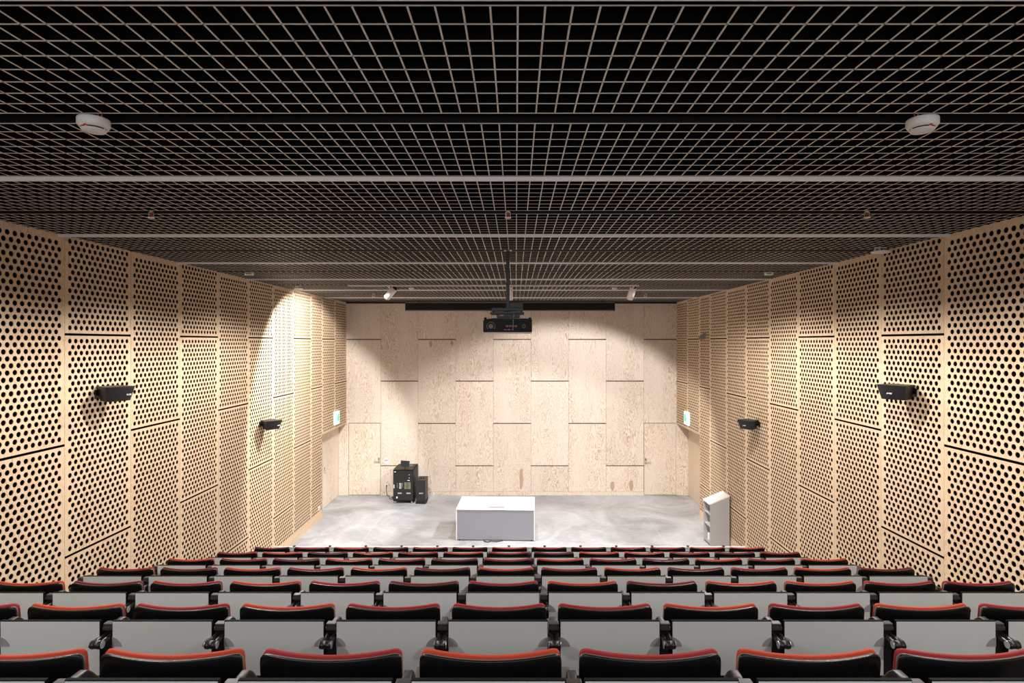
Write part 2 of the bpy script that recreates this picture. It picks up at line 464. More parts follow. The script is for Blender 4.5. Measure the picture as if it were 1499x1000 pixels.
d3 = struct('door_3', (RL, 0, 0)); MB().box(-.02, .006, 15.55, 16.98, .012, 2.08, bev=.002).build('door_leaf', M['ply_door'], d3)
h3 = handle(d3, (.008, 15.74, 1.03), 1); h3.rotation_euler = (0, 0, PI/2)
d4 = struct('door_4', (RR, 0, 0)); MB().box(-.006, .02, 15.55, 16.98, .012, 2.08, bev=.002).build('door_leaf', M['ply_recess'], d4)
h4 = handle(d4, (-.008, 15.66, 1.03), -1); h4.rotation_euler = (0, 0, -PI/2)

# rear wall of the hall (behind the camera)
rwall = MB().box(RL, RR, -2.7, -2.6, -.1, 6.3).build('wall_rear', M['ply_side']); tag(rwall, kind='structure')

for (px, pz0, pz1, hw_) in ((-2.49, 4.33, 4.53, .045), (-1.87, 4.37, 4.53, .04), (.16, .16, .78, .05), (2.83, .12, .40, .06), (3.38, .12, .44, .06)):
    pts = [(px-hw_*.5, pz0+.02), (px+hw_*.3, pz0), (px+hw_, pz0+(pz1-pz0)*.45), (px+hw_*.8, pz1-.02), (px+hw_*.1, pz1), (px-hw_*.9, pz1-.03), (px-hw_, pz0+(pz1-pz0)*.5)]
    MB().prism(pts, 'y', YB-.0012, YB+.001).build('resin_stain', M['stain'], bw)
# ------------------------------------------------------------------ ceiling: open-cell lattice between rails
ce = struct('ceiling')
MB().box(RL-.1, RR+.1, -2.7, YB+.1, 6.28, 6.34).build('soffit', M['void'], ce)
BW, BH = .0065, .045
xs = []; k = -60
while True:
    x = .007+k*.0962; k += 1
    if x < XL+.02: continue
    if x > XR-.02: break
    xs.append(x)
def lattice(y0, y1, n):
    mb = MB()
    def blade(a0, a1, b0, b1):
        z0, z1 = CEIL, CEIL+BH
        vs = [(a0,b0,z0),(a1,b0,z0),(a1,b1,z0),(a0,b1,z0),(a0,b0,z1),(a1,b0,z1),(a1,b1,z1),(a0,b1,z1)]
        mb.add(vs, [(0,3,2,1)], 1); mb.add(vs, [(4,5,6,7),(0,1,5,4),(1,2,6,5),(2,3,7,6),(3,0,4,7)], 0)
        # light lower lip on the sides
        t = .0012
        vs = [(a0-.0004,b0-.0004,z0-.0004),(a1+.0004,b0-.0004,z0-.0004),(a1+.0004,b1+.0004,z0-.0004),(a0-.0004,b1+.0004,z0-.0004)]
        vs += [(p[0],p[1],z0+t) for p in vs]
        mb.add(vs, [(0,3,2,1),(0,1,5,4),(1,2,6,5),(2,3,7,6),(3,0,4,7)], 1)
    for x in xs: blade(x-BW/2, x+BW/2, y0, y1)
    for i in range(n+1):
        y = y0+(y1-y0)*i/n; blade(XL, XR, y-BW/2, y+BW/2)
    return mb.build('lattice_panel', [M['grid_black'], M['grid_light']], ce, fix=False)
Wb = [4.13+2.19*k for k in range(-3, 6)]
for k, wy in enumerate(Wb):
    MB().box(XL, XR, wy-.017, wy+.017, CEIL-.022, CEIL+.03).build('ceiling_rail', M['rail'], ce)
    MB().box(XL, XR, wy-.03, wy+.03, CEIL+.004, CEIL+.05).build('rail_upstand', M['dark_rail'], ce)
for k in range(-2, 7):
    sy = 3.04+2.19*(k-1)
    a = sy-1.09+.045; b_ = sy-.07; c = sy+.07; d = sy+1.09-.045
    if k == 1: a = 2.02
    lattice(a, b_, 8)
    if d < YB-.3: lattice(c, d, 8)
    for yy in (sy-.062, sy+.062):
        MB().box(XL, XR, yy-.003, yy+.003, CEIL+.002, CEIL+.09).build('slot_side', M['dark_rail'], ce)
lattice(15.08+.045, 16.1, 8)
tag(MB().box(XL, XR, YB-.9, YB, CEIL+.004, CEIL+.05).build('trim_2', M['dark_rail']), kind='structure')
tag(MB().box(XL, XR, YB-.03, YB, CEIL-.03, CEIL+.003).build('trim_3', M['dark_rail']), kind='structure')

# ------------------------------------------------------------------ spotlights on the ceiling
tk = thing('lighting_track', 'thin white lighting track crossing the dark ceiling above the stage edge', 'track', (0, 11.80, CEIL))
MB().box(-3.4, 2.5, -.018, .018, -.032, -.002, bev=.003).build('track_rail', M['white_metal'], tk)
def spotlight(x, y, d, label):
    t = thing('spotlight', label, 'spotlight', (x, y, CEIL), 0, 'white track spotlights')
    dv = Vector(d).normalized()
    zc = SPOT_Z-CEIL
    MB().box(-.018, .018, -.22, -.14, -.055, -.033, bev=.003).cyl((0, -.18, -.05), (0, -.03, -.075), .011, n=10).build('mount', M['white_metal'], t)
    mb = MB(); mb.cyl((0, -.03, -.06), (0, -.03, zc+.06), .011, n=12)
    mb.box(-.055, .055, -.045, -.015, zc+.045, zc+.06, bev=.003)
    mb.build('bracket', M['white_metal'], t)
    q = dv.to_track_quat('Z', 'Y')
    b = MB(); b.lathe([(.001, -.15), (.062, -.15), (.070, -.138), (.070, .14), (.062, .14), (.058, .05)], (0, 0, zc), dv, 28)
    b.build('lamp_housing', M['white_metal'], t)
    b = MB(); b.lathe([(.058, .05), (.001, .03)], (0, 0, zc), dv, 28); b.build('reflector', emit('lamp_reflector', (1, .95, .88), 2.0), t)
    b = MB(); b.cyl((0, 0, zc), Vector((0, 0, zc))-dv*.151, .056, n=24); b.build('heat_sink', M['black'], t)
    return t
labs = ['white cylinder spotlight on the ceiling aimed at the left wall', 'white cylinder spotlight hidden mostly behind the black projector pole', 'white cylinder spotlight on the ceiling above the right part of the stage']
for (x, y, d, p, h), lb in zip(SPOTS, labs): spotlight(x, y, d, lb)

# ------------------------------------------------------------------ ceiling devices
def smoke_det(x, y, label, s=1.0, wire=1):
    t = thing('smoke_detector', label, 'smoke detector', (x, y, CEIL-.01), 0, 'round white smoke detectors')
    b = MB(); b.lathe([(.001, 0), (.064*s, 0), (.066*s, -.008), (.066*s, -.030*s), (.058*s, -.042*s), (.050*s, -.044*s)], (0, 0, 0), n=36)
    b.build('housing', M['white'], t)
    b = MB(); b.lathe([(.050*s, -.040*s), (.050*s, -.050*s)], (0, 0, 0), n=36); b.build('vent_ring', M['black'], t)
    b = MB(); b.lathe([(.052*s, -.050*s), (.046*s, -.058*s), (.001, -.061*s)], (0, 0, 0), n=36)
    b.box(-.052*s, .052*s, -.003, .003, -.052*s, -.043*s); b.box(-.003, .003, -.052*s, .052*s, -.052*s, -.043*s)
    b.build('cap', M['white'], t)
    b = MB(); b.box(-.006, .006, -.058*s, -.050*s, -.048*s, -.040*s); b.build('indicator_light', M['red'], t)
    if wire:
        b = MB(); b.tube([(wire*.04, .0, 0), (wire*.042, .0, .03), (wire*.036, .01, .06)], .004, 6); b.tube([(wire*.03, -.01, 0), (wire*.03, -.01, .03), (wire*.02, 0, .06)], .0035, 6)
        b.build('wire', M['orange_cable'], t)
smoke_det(-2.19, 3.02, 'round white smoke detector with red light on the left of the ceiling nearest the camera', 1.12, 1)
smoke_det(2.11, 3.02, 'round white smoke detector on the right of the ceiling nearest the camera', 1.12, -1)
smoke_det(-2.20, 12.25, 'small white detector on the far ceiling just right of the left spotlight', .85, 0)
smoke_det(2.08, 12.25, 'small white detector on the far ceiling just left of the right spotlight', .85, 0)
def sprinkler(x, y, label, s=1):
    t = thing('sprinkler', label, 'sprinkler', (x, y, CEIL), 0, 'fire sprinklers in the ceiling')
    b = MB(); b.cyl((0, 0, .05), (0, 0, -.004), .010*s, n=12)
    b.box(-.019*s, -.014*s, -.004, .004, -.04*s, 0); b.box(.014*s, .019*s, -.004, .004, -.04*s, 0); b.box(-.019*s, .019*s, -.005, .005, -.004, .002)
    b.build('frame', M['chrome'], t)
    b = MB(); b.cyl((0, 0, -.036*s), (0, 0, -.002), .0045*s, n=8); b.build('glass_bulb', M['red'], t)
    b = MB(); b.cyl((0, 0, -.045*s), (0, 0, -.040*s), .024*s, n=18); b.build('deflector', M['white'], t)
sprinkler(-3.27, 5.22, 'small fire sprinkler with red bulb on the left ceiling', 1.2)
sprinkler(-.07, 5.22, 'small fire sprinkler with red bulb at the middle of the ceiling', 1.2)
sprinkler(3.15, 5.22, 'small fire sprinkler with red bulb on the right ceiling', 1.2)
sprinkler(-3.42, 14.0, 'tiny far sprinkler on the ceiling left of the left spotlight', 1.6)
sprinkler(3.12, 14.0, 'tiny far sprinkler on the ceiling right of the right spotlight', 1.6)
def em_box(x, y, label):
    t = thing('ceiling_sensor', label, 'sensor', (x, y, CEIL), 0, 'white box sensors under the ceiling')
    MB().box(-.065, .065, -.03, .03, -.052, -.002, bev=.006).build('housing', M['white'], t)
    MB().box(-.05, .035, -.0315, -.029, -.038, -.014).build('dark_window', M['grey'], t)
    MB().box(-.066, -.052, -.032, -.02, -.052, -.040).build('indicator_light', M['led_green'], t)
em_box(-4.42, 9.66, 'small white box sensor under the ceiling by the left wall')
em_box(4.20, 9.66, 'small white box sensor under the ceiling by the right wall')
def disc(x, y, r, label):
    t = thing('ceiling_antenna', label, 'ceiling antenna', (x, y, CEIL), 0, 'white disc antennas near the side walls')
    b = MB(); b.lathe([(.001, -.045), (r*.8, -.045), (r, -.052), (r, -.060), (r*.85, -.070), (.001, -.076)], (0, 0, 0), n=36); b.build('disc', M['white'], t)
    b = MB(); b.cyl((-.02, 0, -.045), (-.02, 0, .02), .009, n=10); b.cyl((-r*.75, 0, -.045), (-r*.6, 0, -.005), .007, n=10); b.box(-r*.7, r*.6, -.01, .01, -.012, -.001, bev=.002); b.build('bracket', M['white_metal'], t)
disc(4.49, 7.15, .112, 'flat white disc antenna where the ceiling meets the right wall')
disc(-4.50, 12.05, .09, 'small white disc antenna where the ceiling meets the left wall')

# ------------------------------------------------------------------ projector on its pole
pj = thing('projector', 'black video projector hanging from a ceiling pole in the middle', 'projector', (-.10, 7.41, CEIL))
MB().box(-.022, .022, -.022, .022, -.78, .12, bev=.004).box(-.05, .05, -.05, .05, .0, .012).build('pole', M['black'], pj)
b = MB(); b.box(-.205, .19, -.16, .16, -.775, -.735, bev=.004); b.box(.02, .19, -.03, .05, -.735, -.66, bev=.004)
b.box(-.22, .205, -.16, -.13, -.815, -.79, bev=.003); b.box(-.22, .205, .13, .16, -.815, -.79, bev=.003)
for sx in (-.18, .17):
    b.cyl((sx, -.145, -.80), (sx, -.145, -.77), .008, n=8)
    b.cyl((sx, .145, -.80), (sx, .145, -.77), .008, n=8)
b.build('mount_plate', M['black'], pj)
b = MB(); b.box(-.14, .15, -.12, .12, -.855, -.815, bev=.003); b.build('mount_frame', M['black'], pj)
b = MB(); b.box(-.10, -.05, -.123, -.119, -.832, -.824); b.box(.16, .19, -.13, -.09, -.858, -.825, bev=.003); b.build('mount_label', M['white'], pj)
pc = (0, -.15); PB = -1.055; PT = -.875
b = MB(); b.prism([(-.30, PB+.012), (.30, PB+.012), (.30, PT-.015), (.285, PT), (-.18, PT+.004), (-.285, PT-.012), (-.30, PT-.03)], 'y', -.26, .30)
for sx in (-.275, .275): b.cyl((sx, -.23, PT-.02), (sx, -.23, PT+.015), .017, n=14)
bd = b.build('projector_body', M['rack'], pj)
MB().box(-.298, .298, -.262, .302, PB, PB+.013, bev=.003).build('lit_underside', M['white'], pj)  # floor light on the black underside, put in as a white plate
b = MB(); b.lathe([(.001, -.264), (.030, -.264), (.030, -.262)], (0, 0, 0), n=20); b.v = [(v[0]-.205, -.2635+abs(v[2]+.264)*.2, v[1]+PB+.085) for v in b.v]; b.build('exhaust_hub', M['grey'], bd)
b = MB(); b.tube([(-.205+.05*math.cos(a), -.262, PB+.085+.05*math.sin(a)) for a in [PI*k/12 for k in range(-3, 16)]], .006, 6); b.build('exhaust_ring', M['olive'], bd)
b = MB(); b.tube([(.20+.016*math.cos(2*PI*k/12), -.262, PB+.085+.02*math.sin(2*PI*k/12)) for k in range(13)], .006, 6); b.build('side_vent', M['olive'], bd)
b = MB()
for k in range(4): b.box(-.02+k*.036, .008+k*.036, -.264, -.26, PB+.075, PB+.098)
b.build('port_row', M['copper'], bd)
b = MB(); b.box(-.045, -.01, -.27, -.26, PB+.038, PB+.048); b.box(.00, .03, -.27, -.26, PB+.036, PB+.05); b.box(.05, .075, -.268, -.26, PB+.036, PB+.046); b.build('plug', M['grey'], bd)
MB().tube([(.07, -.10, -.78), (.075, -.2, -.83), (.068, -.27, -.9), (.066, -.272, -1.0), (.055, -.265, PB+.045)], .005, 8).build('cable', M['grey'], pj)

# ------------------------------------------------------------------ projection screen housing
sh = thing('projection_screen_case', 'long black rolled projection screen case below the ceiling at the far wall', 'projection screen', (-.16, 16.5, CEIL))
x0, x1 = -2.955, 2.955
b = MB(); b.prism([(-.07, -.035), (.07, -.035), (.07, -.27), (-.05, -.27), (-.07, -.25)], 'x', x0, x1); b.build('case', M['dark_rail'], sh)
MB().box(x0, x1, -.074, -.060, -.046, -.036).box(x0, x1, -.074, -.06, -.262, -.254).build('edge_strip', M['grey'], sh)
b = MB()
for xx in (x0-.006, x1): b.box(xx, xx+.006, -.075, .075, -.275, -.03)
for xx in (-2.6, 0, 2.6): b.box(xx-.02, xx+.02, -.02, .02, -.036, .02)
b.build('end_cap', M['black'], sh)

# ------------------------------------------------------------------ wall loudspeakers
def wall_speaker(loc, side, ang, label, s=1.0, logo=True):
    """origin on the wall; local -y = facing direction after rotation"""
    t = thing('wall_loudspeaker', label, 'speaker', loc, 0, 'black loudspeakers on the side walls')
    bd = empty('speaker_body'); 
    # body built in local frame: front towards -y, rotated about z, then pushed off the wall
    R = Matrix.Rotation(ang*(-side), 4, 'Z')
    off = Vector((-side*.225*s, 0, 0))
    T = Matrix.Translation(off) @ R
    bpy.data.objects.remove(bd)
    mb = MB()
    def ring(z, wf, wb, df, db, curve):
        pts = []
        for k in range(9):
            u = -1+2*k/8; pts.append((u*wf/2, -df-curve*(1-u*u), z))
        pts += [(wb/2, db, z), (-wb/2, db, z)]
        return pts
    H = .165*s
    top = ring(H/2, .32*s, .25*s, .085*s, .19*s, .030*s); bot = ring(-H/2, .26*s, .20*s, .045*s, .15*s, .026*s)
    n = len(top); vs = [T @ Vector(p) for p in top+bot]
    mb.add(vs, [list(range(n)), list(range(n, 2*n))[::-1]]+[(i, n+i, n+(i+1) % n, (i+1) % n) for i in range(n) if not i < 8], 0)
    body = mb.build('cabinet', M['speaker_shell'], t)
    gm = MB(); fr = MB()
    front_t = [Vector(p)+Vector((0, -.004, -.008*s)) for p in top[:9]]; front_b = [Vector(p)+Vector((0, -.004, .006*s)) for p in bot[:9]]
    back_t = [Vector(p) for p in top[:9]]; back_b = [Vector(p) for p in bot[:9]]
    vs = [T @ v for v in front_t+front_b+back_t+back_b]
    fs = [(i, i+1, 10+i, 9+i) for i in range(8)]+[(18+i, 19+i, i+1, i) for i in range(8)]+[(9+i, 10+i, 28+i, 27+i) for i in range(8)]+[(0, 9, 27, 18), (8, 26, 35, 17)]
    gm.add(vs, fs, 0); gm.build('grille', M['grille'], t)
    # overhanging lid
    lid = MB(); lt = ring(H/2+.001, .335*s, .26*s, .092*s, .195*s, .032*s)
    vs = [T @ Vector(p) for p in lt]+[T @ (Vector(p)+Vector((0, 0, .007*s))) for p in lt]
    lid.add(vs, [list(range(n)), list(range(n, 2*n))[::-1]]+[(i, n+i, n+(i+1) % n, (i+1) % n) for i in range(n)], 0); lid.build('lid', M['speaker_shell'], t)
    br = MB(); br.box(-.012, .0, -.05*s, .05*s, -.05*s, .05*s); br.v = [(v[0] if side > 0 else -v[0], v[1], v[2]) for v in br.v]
    br.cyl((0, 0, 0), tuple(off*.75), .022*s, n=14)
    br.build('wall_bracket', M['black'], t)
    if logo:
        ux = side*-.55 if False else (.62 if side < 0 else -.1)
        px = ux*.15*s; c = .03*s*(1-(px/(.155*s))**2)
        p = T @ Vector((px, -.067*s-c-.006*s, -.01*s))
        text_mesh('BOSE', .026*s, M['silver_text'], 'badge', t, p, (math.radians(90-14), 0, ang*(-side)+ (px/(.155*s))*.35), .25, .0015)
    return t
wall_speaker((XL, 6.90, 3.86), -1, math.radians(60), 'black wall loudspeaker on the left wall nearest the camera', 1.0)
wall_speaker((XR, 6.88, 3.88), 1, math.radians(60), 'black wall loudspeaker on the right wall nearest the camera', 1.0)
wall_speaker((XL, 11.30, 2.87), -1, math.radians(50), 'black wall loudspeaker further down the left wall near the stage', 1.0)
wall_speaker((XR, 11.26, 2.88), 1, math.radians(50), 'black wall loudspeaker further down the right wall near the stage', 1.0)
t = thing('wall_camera', 'small grey wedge shaped camera high on the right wall near the stage', 'camera', (XR, 14.5, EYE+.17))
b = MB(); b.prism([(0, .05), (-.14, -.02), (-.16, -.06), (-.03, -.09), (0, -.06)], 'y', -.06, .06); b.build('housing', M['grey'], t)
MB().box(-.15, -.05, -.055, .055, -.098, -.084).build('lens_cover', M['red'], t)

# ------------------------------------------------------------------ exit signs, sockets
def exit_sign(X, side, y0, y1, label):
    t = thing('exit_sign', label, 'exit sign', (X, (y0+y1)/2, 2.27), 0, 'lit exit signs above the side doors')
    w_ = (y1-y0)/2
    b = MB(); b.box(min(0, -side*.045), max(0, -side*.045), -w_, w_, -.05, .30, bev=.004); b.build('sign_case', M['exit_white'], t)
    f = -side*.0462
    b = MB()
    def q(y_a, y_b, z_a, z_b): b.box(min(f, f+side*.001), max(f, f+side*.001), y_a, y_b, z_a, z_b)
    # running figure and arrow, door
    q(.03, .16, .02, .24)
    b.build('pictogram_panel', M['exit_green'], t)
    b = MB(); q(-.02, .01, .17, .205); q(-.05, .02, .10, .16); q(-.07, -.03, .05, .11); q(.0, .04, .045, .10); q(-.15, -.09, .115, .14)
    b.build('running_figure', M['exit_green'], t)
exit_sign(XL, -1, 15.86, 16.24, 'lit white and green exit sign on the left wall above the recessed door')
exit_sign(XR, 1, 15.76, 16.14, 'lit white and green exit sign on the right wall above the recess')
sw = thing('wall_switch', 'tall white switch plate with a blue band right of the left back door', 'switch', (-3.79, YB, 1.0))
MB().box(-.046, .046, -.012, 0, -.08, .09, bev=.003).build('plate', M['white'], sw)
MB().box(-.044, .044, -.014, -.011, .012, .032).build('blue_band', M['blue'], sw)
MB().box(-.03, .03, -.018, -.011, -.06, -.005, bev=.003).build('rocker', M['white'], sw)
so = thing('wall_socket', 'white wall socket with black plug beside the equipment rack', 'socket', (-3.775, YB, .285))
MB().box(-.045, .045, -.012, 0, -.045, .045, bev=.003).build('plate', M['white'], so)
pg = MB().cyl((0, -.045, 0), (0, -.011, 0), .020, n=14); pg.build('plug', M['black'], so)
cb = tag(MB().tube([(-3.775, YB-.045, .27), (-3.77, YB-.06, .12), (-3.74, YB-.10, .02), (-3.66, YB-.17, .012), (-3.60, YB-.42, .012), (-3.52, YB-.50, .012), (-3.50, YB-.36, .014), (-3.58, YB-.30, .012), (-3.55, YB-.22, .012), (-3.47, YB-.25, .012), (-3.42, YB-.28, .06)], .009, 8).build('power_cable', M['black']), 'black power cable coiling from the wall socket to the equipment rack', 'cable')
so2 = thing('wall_socket', 'white double socket low on the left perforated wall near the stage', 'socket', (XL, 14.66, .29))
MB().box(0, .012, -.07, .07, -.045, .05, bev=.003).build('plate', M['white'], so2)
MB().cyl((.011, -.035, 0), (.014, -.035, 0), .020, n=14).cyl((.011, .035, 0), (.014, .035, 0), .020, n=14).build('outlet', M['grey'], so2)

# ------------------------------------------------------------------ equipment rack
rk = thing('equipment_rack', 'black wheeled equipment rack cabinet standing by the back wall', 'rack', (-3.12, 16.14, 0))
W2 = .28; D = .76; H0, H1 = .075, .945
b = MB(); b.box(-W2, -W2+.02, 0, D, H0, H1, bev=.003); b.box(W2-.02, W2, 0, D, H0, H1, bev=.003); b.box(-W2, W2, 0, D, H1-.02, H1, bev=.003); b.box(-W2, W2, 0, D, H0, H0+.03, bev=.003); b.box(-W2+.02, W2-.02, D-.02, D, H0, H1)
cbn = b.build('cabinet', M['rack'], rk)
b = MB(); b.box(-.17, .17, .40, .66, H1, H1+.004); b.build('top_vent', M['rack_panel'], cbn)
b = MB(); b.box(-W2+.02, W2-.02, .06, D-.03, H0+.035, H1-.03); b.build('mounted_equipment', M['black'], rk)
dr = MB().box(-W2+.012, W2-.012, -.012, .012, H0+.03, H1-.03, bev=.003).build('glass_door', M['rack_panel'], rk)
b = MB()
for k in range(5): b.box(-.11, -.05, -.0145, -.011, .56-k*.034, .572-k*.034)
for k in range(4): b.box(-.17, -.155, -.0145, -.011, .56-k*.034, .566-k*.034); b.box(-.03, -.012, -.0145, -.011, .56-k*.034, .566-k*.034)
b.box(.12, .18, -.0145, -.011, .64, .655); b.box(.155, .18, -.0145, -.011, .71, .722); b.box(.155, .185, -.0145, -.011, .80, .808)
b.build('indicator_row', M['silver_text'], dr)
b = MB()
for k in range(5): b.box(.035, .075, -.0145, -.011, .565-k*.038, .59-k*.038); b.box(.155, .205, -.0145, -.011, .565-k*.038, .59-k*.038); b.box(.08, .15, -.0145, -.011, .57-k*.038, .585-k*.038)
b.build('amplifier_face', M['olive'], dr)
b = MB(); b.box(-.15, -.04, -.0145, -.011, .275, .31); b.box(.09, .205, -.0145, -.011, .275, .31); b.build('grip', M['grey'], dr)
b = MB(); b.box(-.262, -.243, -.022, -.010, .43, .53, bev=.003); b.box(-.245, -.205, -.0145, -.011, .875, .895); b.box(-.19, -.155, -.0145, -.011, .15, .2); b.build('latch', M['white'], dr)
for (x, y) in ((-.23, .05), (.23, .05), (-.23, .70), (.23, .70)):
    c = MB(); c.cyl((x-.014, y, .034), (x+.014, y, .034), .033, n=16); c.box(x-.022, x+.022, y-.02, y+.02, .045, .076); c.build('caster', M['grey'], rk)
tb = thing('touch_panel', 'small black touch screen on a stand on top of the equipment rack', 'screen', (-3.10, 16.30, H1+.0))
MB().box(-.05, .05, -.035, .05, 0, .01, bev=.003).cyl((0, .01, .01), (0, .01, .06), .012, n=12).build('stand', M['black'], tb)
sc = MB().box(-.125, .125, -.012, .012, -.08, .08, bev=.004).xf(Matrix.Translation((0, 0, .135)) @ Matrix.Rotation(math.radians(4), 4, 'Y') @ Matrix.Rotation(math.radians(-14), 4, 'X')).build('bezel', M['black'], tb)
MB().box(-.11, .11, -.0135, -.011, -.066, .066).xf(Matrix.Translation((0, 0, .135)) @ Matrix.Rotation(math.radians(4), 4, 'Y') @ Matrix.Rotation(math.radians(-14), 4, 'X')).build('display', M['screen'], tb)
# subwoofer / portable column speaker base
su = thing('floor_loudspeaker', 'black floor loudspeaker with white badge standing right of the equipment rack', 'speaker', (-2.635, 16.14, 0))
b = MB(); b.prism([(-.125, .0), (.125, .0), (.125, .50), (-.125, .50)], 'z', .045, .625); b.build('cabinet', M['speaker_shell'], su)
b = MB(); b.prism([(-.14, -.03), (.14, -.03), (.16, .10), (.13, .53), (-.13, .53), (-.16, .10)], 'z', 0, .045); b.build('base', M['black'], su)
b = MB(); b.box(-.13, .13, -.006, .51, .625, .65, bev=.005); lidp = b.build('top_plate', M['grey'], su)
lidp.data.materials[0] = M['speaker_shell']
b = MB()
for yy in (-.03, .04): b.box(yy-.02, yy+.02, .20, .32, .648, .654, bev=.002)
b.build('connector_slot', M['void'], lidp)
b = MB(); b.box(-.112, .112, -.014, .002, .07, .61, bev=.004); gr = b.build('grille', M['grille'], su)
text_mesh('BOSE', .045, M['silver_text'], 'badge', su, (0.01, -.017, .29), (PI/2, 0, 0), .25, .002)

# ------------------------------------------------------------------ desk on the stage
dk = thing('stage_desk', 'large white topped desk with grey front panel standing on the stage', 'desk', (-.46, 13.09, 0), math.radians(-1.8))
DW, DD, DH = .885, 1.07, .72
b = MB(); b.box(-DW, DW, 0, DD, DH-.022, DH, bev=.002)
# the desktop with a cable opening: four slabs around it
b = MB(); ox0, ox1, oy0, oy1 = -.17, .20, .10, .26
def slab(x0, x1, y0, y1): b.box(x0, x1, y0, y1, DH-.022, DH)
slab(-DW, DW, 0, oy0); slab(-DW, DW, oy1, DD); slab(-DW, ox0, oy0, oy1); slab(ox1, DW, oy0, oy1)
tp = b.build('desktop', M['desk_top'], dk)
MB().box(ox0-.003, ox1+.003, oy0-.003, oy1+.003, DH-.09, DH-.024).box(ox0+.02, ox1-.02, oy0+.03, oy1-.02, DH-.03, DH-.012).build('cable_tray', M['lectern_in'], tp)
MB().box(-DW+.018, DW-.018, .012, .030, .03, DH-.035).build('front_panel', M['desk_front'], dk)
for sx in (-1, 1):
    MB().box(min(sx*DW, sx*(DW-.018)), max(sx*DW, sx*(DW-.018)), .004, DD-.02, .02, DH-.0225).build('side_panel', M['desk_top'], dk)
for sx in (-1, 1):
    for yy in (.06, DD-.08): MB().cyl((sx*(DW-.07), yy, 0), (sx*(DW-.07), yy, .03), .022, n=14).build('foot', M['black'], dk)
tag(MB().tube([(-.72, 13.09, .012), (-.68, 13.03, .012), (-.62, 13.0, .014), (-.55, 13.02, .03), (-.5, 13.04, .012), (-.44, 13.03, .012), (-.36, 13.06, .012), (-.3, 13.10, .012)], .011, 8).build('desk_cable', M['black']), 'dark cable lying on the floor under the front edge of the stage desk', 'cable')

# ------------------------------------------------------------------ lectern
lc = thing('lectern', 'light grey lectern with sloping top and open shelves by the right wall', 'lectern', (4.245, 12.70, 0), math.radians(1.5))
LW, LD = .425, .42; ZL, ZH = .945, 1.125
def zt(x): return ZL+(ZH-ZL)*x/LW
b = MB()
for yy in (0, LD-.018):
    mb = MB(); mb.prism([(0, 0), (LW, 0), (LW, zt(LW)-.02), (0, zt(0)-.02)], 'y', yy, yy+.018); mb.build('side_panel', M['lectern'], lc)
MB().box(LW-.018, LW, .018, LD-.018, 0, ZH-.03).build('front_panel', M['lectern'], lc)
mb = MB(); mb.prism([(-.008, zt(-.008)-.02), (LW+.004, zt(LW)-.02), (LW+.004, zt(LW)), (-.008, zt(-.008))], 'y', -.004, LD+.004); top = mb.build('sloping_top', M['desk_top'], lc)
mb = MB(); mb.prism([(-.012, zt(-.012)-.02), (-.002, zt(0)-.02), (-.002, zt(0)+.02), (-.012, zt(-.012)+.02)], 'y', -.004, LD+.004); mb.build('lip', M['desk_top'], top)
for z in (.045, .42, .68): MB().box(.015, LW-.018, .018, LD-.018, z, z+.018).build('shelf', M['lectern_in'] if z < .1 else M['lectern'], lc)
tag(MB().box(4.31, 4.40, 12.98, 13.07, .064, .21, bev=.004).build('storage_box', M['white']), 'small white box on the bottom shelf of the lectern', 'box')

# ------------------------------------------------------------------ auditorium seats
HW = .267
def plate_grid(hw, z0, z1, yb, th, r, dip, curve, lean, roll, mi=0, nu=18, nv=12, crown=0):
    """curved slab: sides come forward (+y), top rolls forward; returns MB"""
    mb = MB(); fr = []; bk = []
    zs = []
    for j in range(nv+1):
        t = j/nv; zs.append(z0+(z1-z0)*(1-(1-t)**1.8))
    for side in (0, 1):
        rows = fr if side == 0 else bk
        for z in zs:
            dz = z-(z1-r)
            w_ = hw if dz <= 0 else hw-r+math.sqrt(max(0, r*r-dz*dz))
            row = []
            for i in range(nu+1):
                u = -1+2*i/nu; x = u*w_
                zz = z+dip*(x/hw)**2*((z-z0)/(z1-z0))
                y = yb+curve*(x/hw)**2-lean*(z-z0)
                tt = max(0, (z-(z1-.05))/.05); y += roll*tt*tt
                if side == 1: y += th-.35*th*tt*tt
                else: y += .25*th*tt*tt*0
                row.append((x, y, zz))
            rows.append(row)
    vs = [p for r_ in fr for p in r_]+[p for r_ in bk for p in r_]
    n = nu+1; O = n*(nv+1); fs = []
    for j in range(nv):
        for i in range(nu):
            a = j*n+i; fs.append((a, a+1, a+n+1, a+n)); fs.append((O+a, O+a+n, O+a+n+1, O+a+1))
    for j in range(nv):
        a = j*n; fs.append((a, a+n, O+a+n, O+a)); a += nu; fs.append((a, O+a, O+a+n, a+n))
    for i in range(nu):
        fs.append((i, O+i, O+i+1, i+1)); a = nv*n+i; fs.append((a, a+1, O+a+1, O+a))
    mb.add(vs, fs, mi, True)
    return mb
TOP = .834
def tidy(o, bev=.004, ang=50):
    bm = bmesh.new(); bm.from_mesh(o.data)
    es = [e_ for e_ in bm.edges if len(e_.link_faces) == 2 and e_.calc_face_angle(0) > math.radians(ang)]
    bmesh.ops.bevel(bm, geom=es, offset=bev, segments=2, affect='EDGES', profile=.5)
    for f in bm.faces: f.smooth = True
    bm.to_mesh(o.data); bm.free(); return o
def smooth(o): 
    for p in o.data.polygons: p.use_smooth = True
    return o
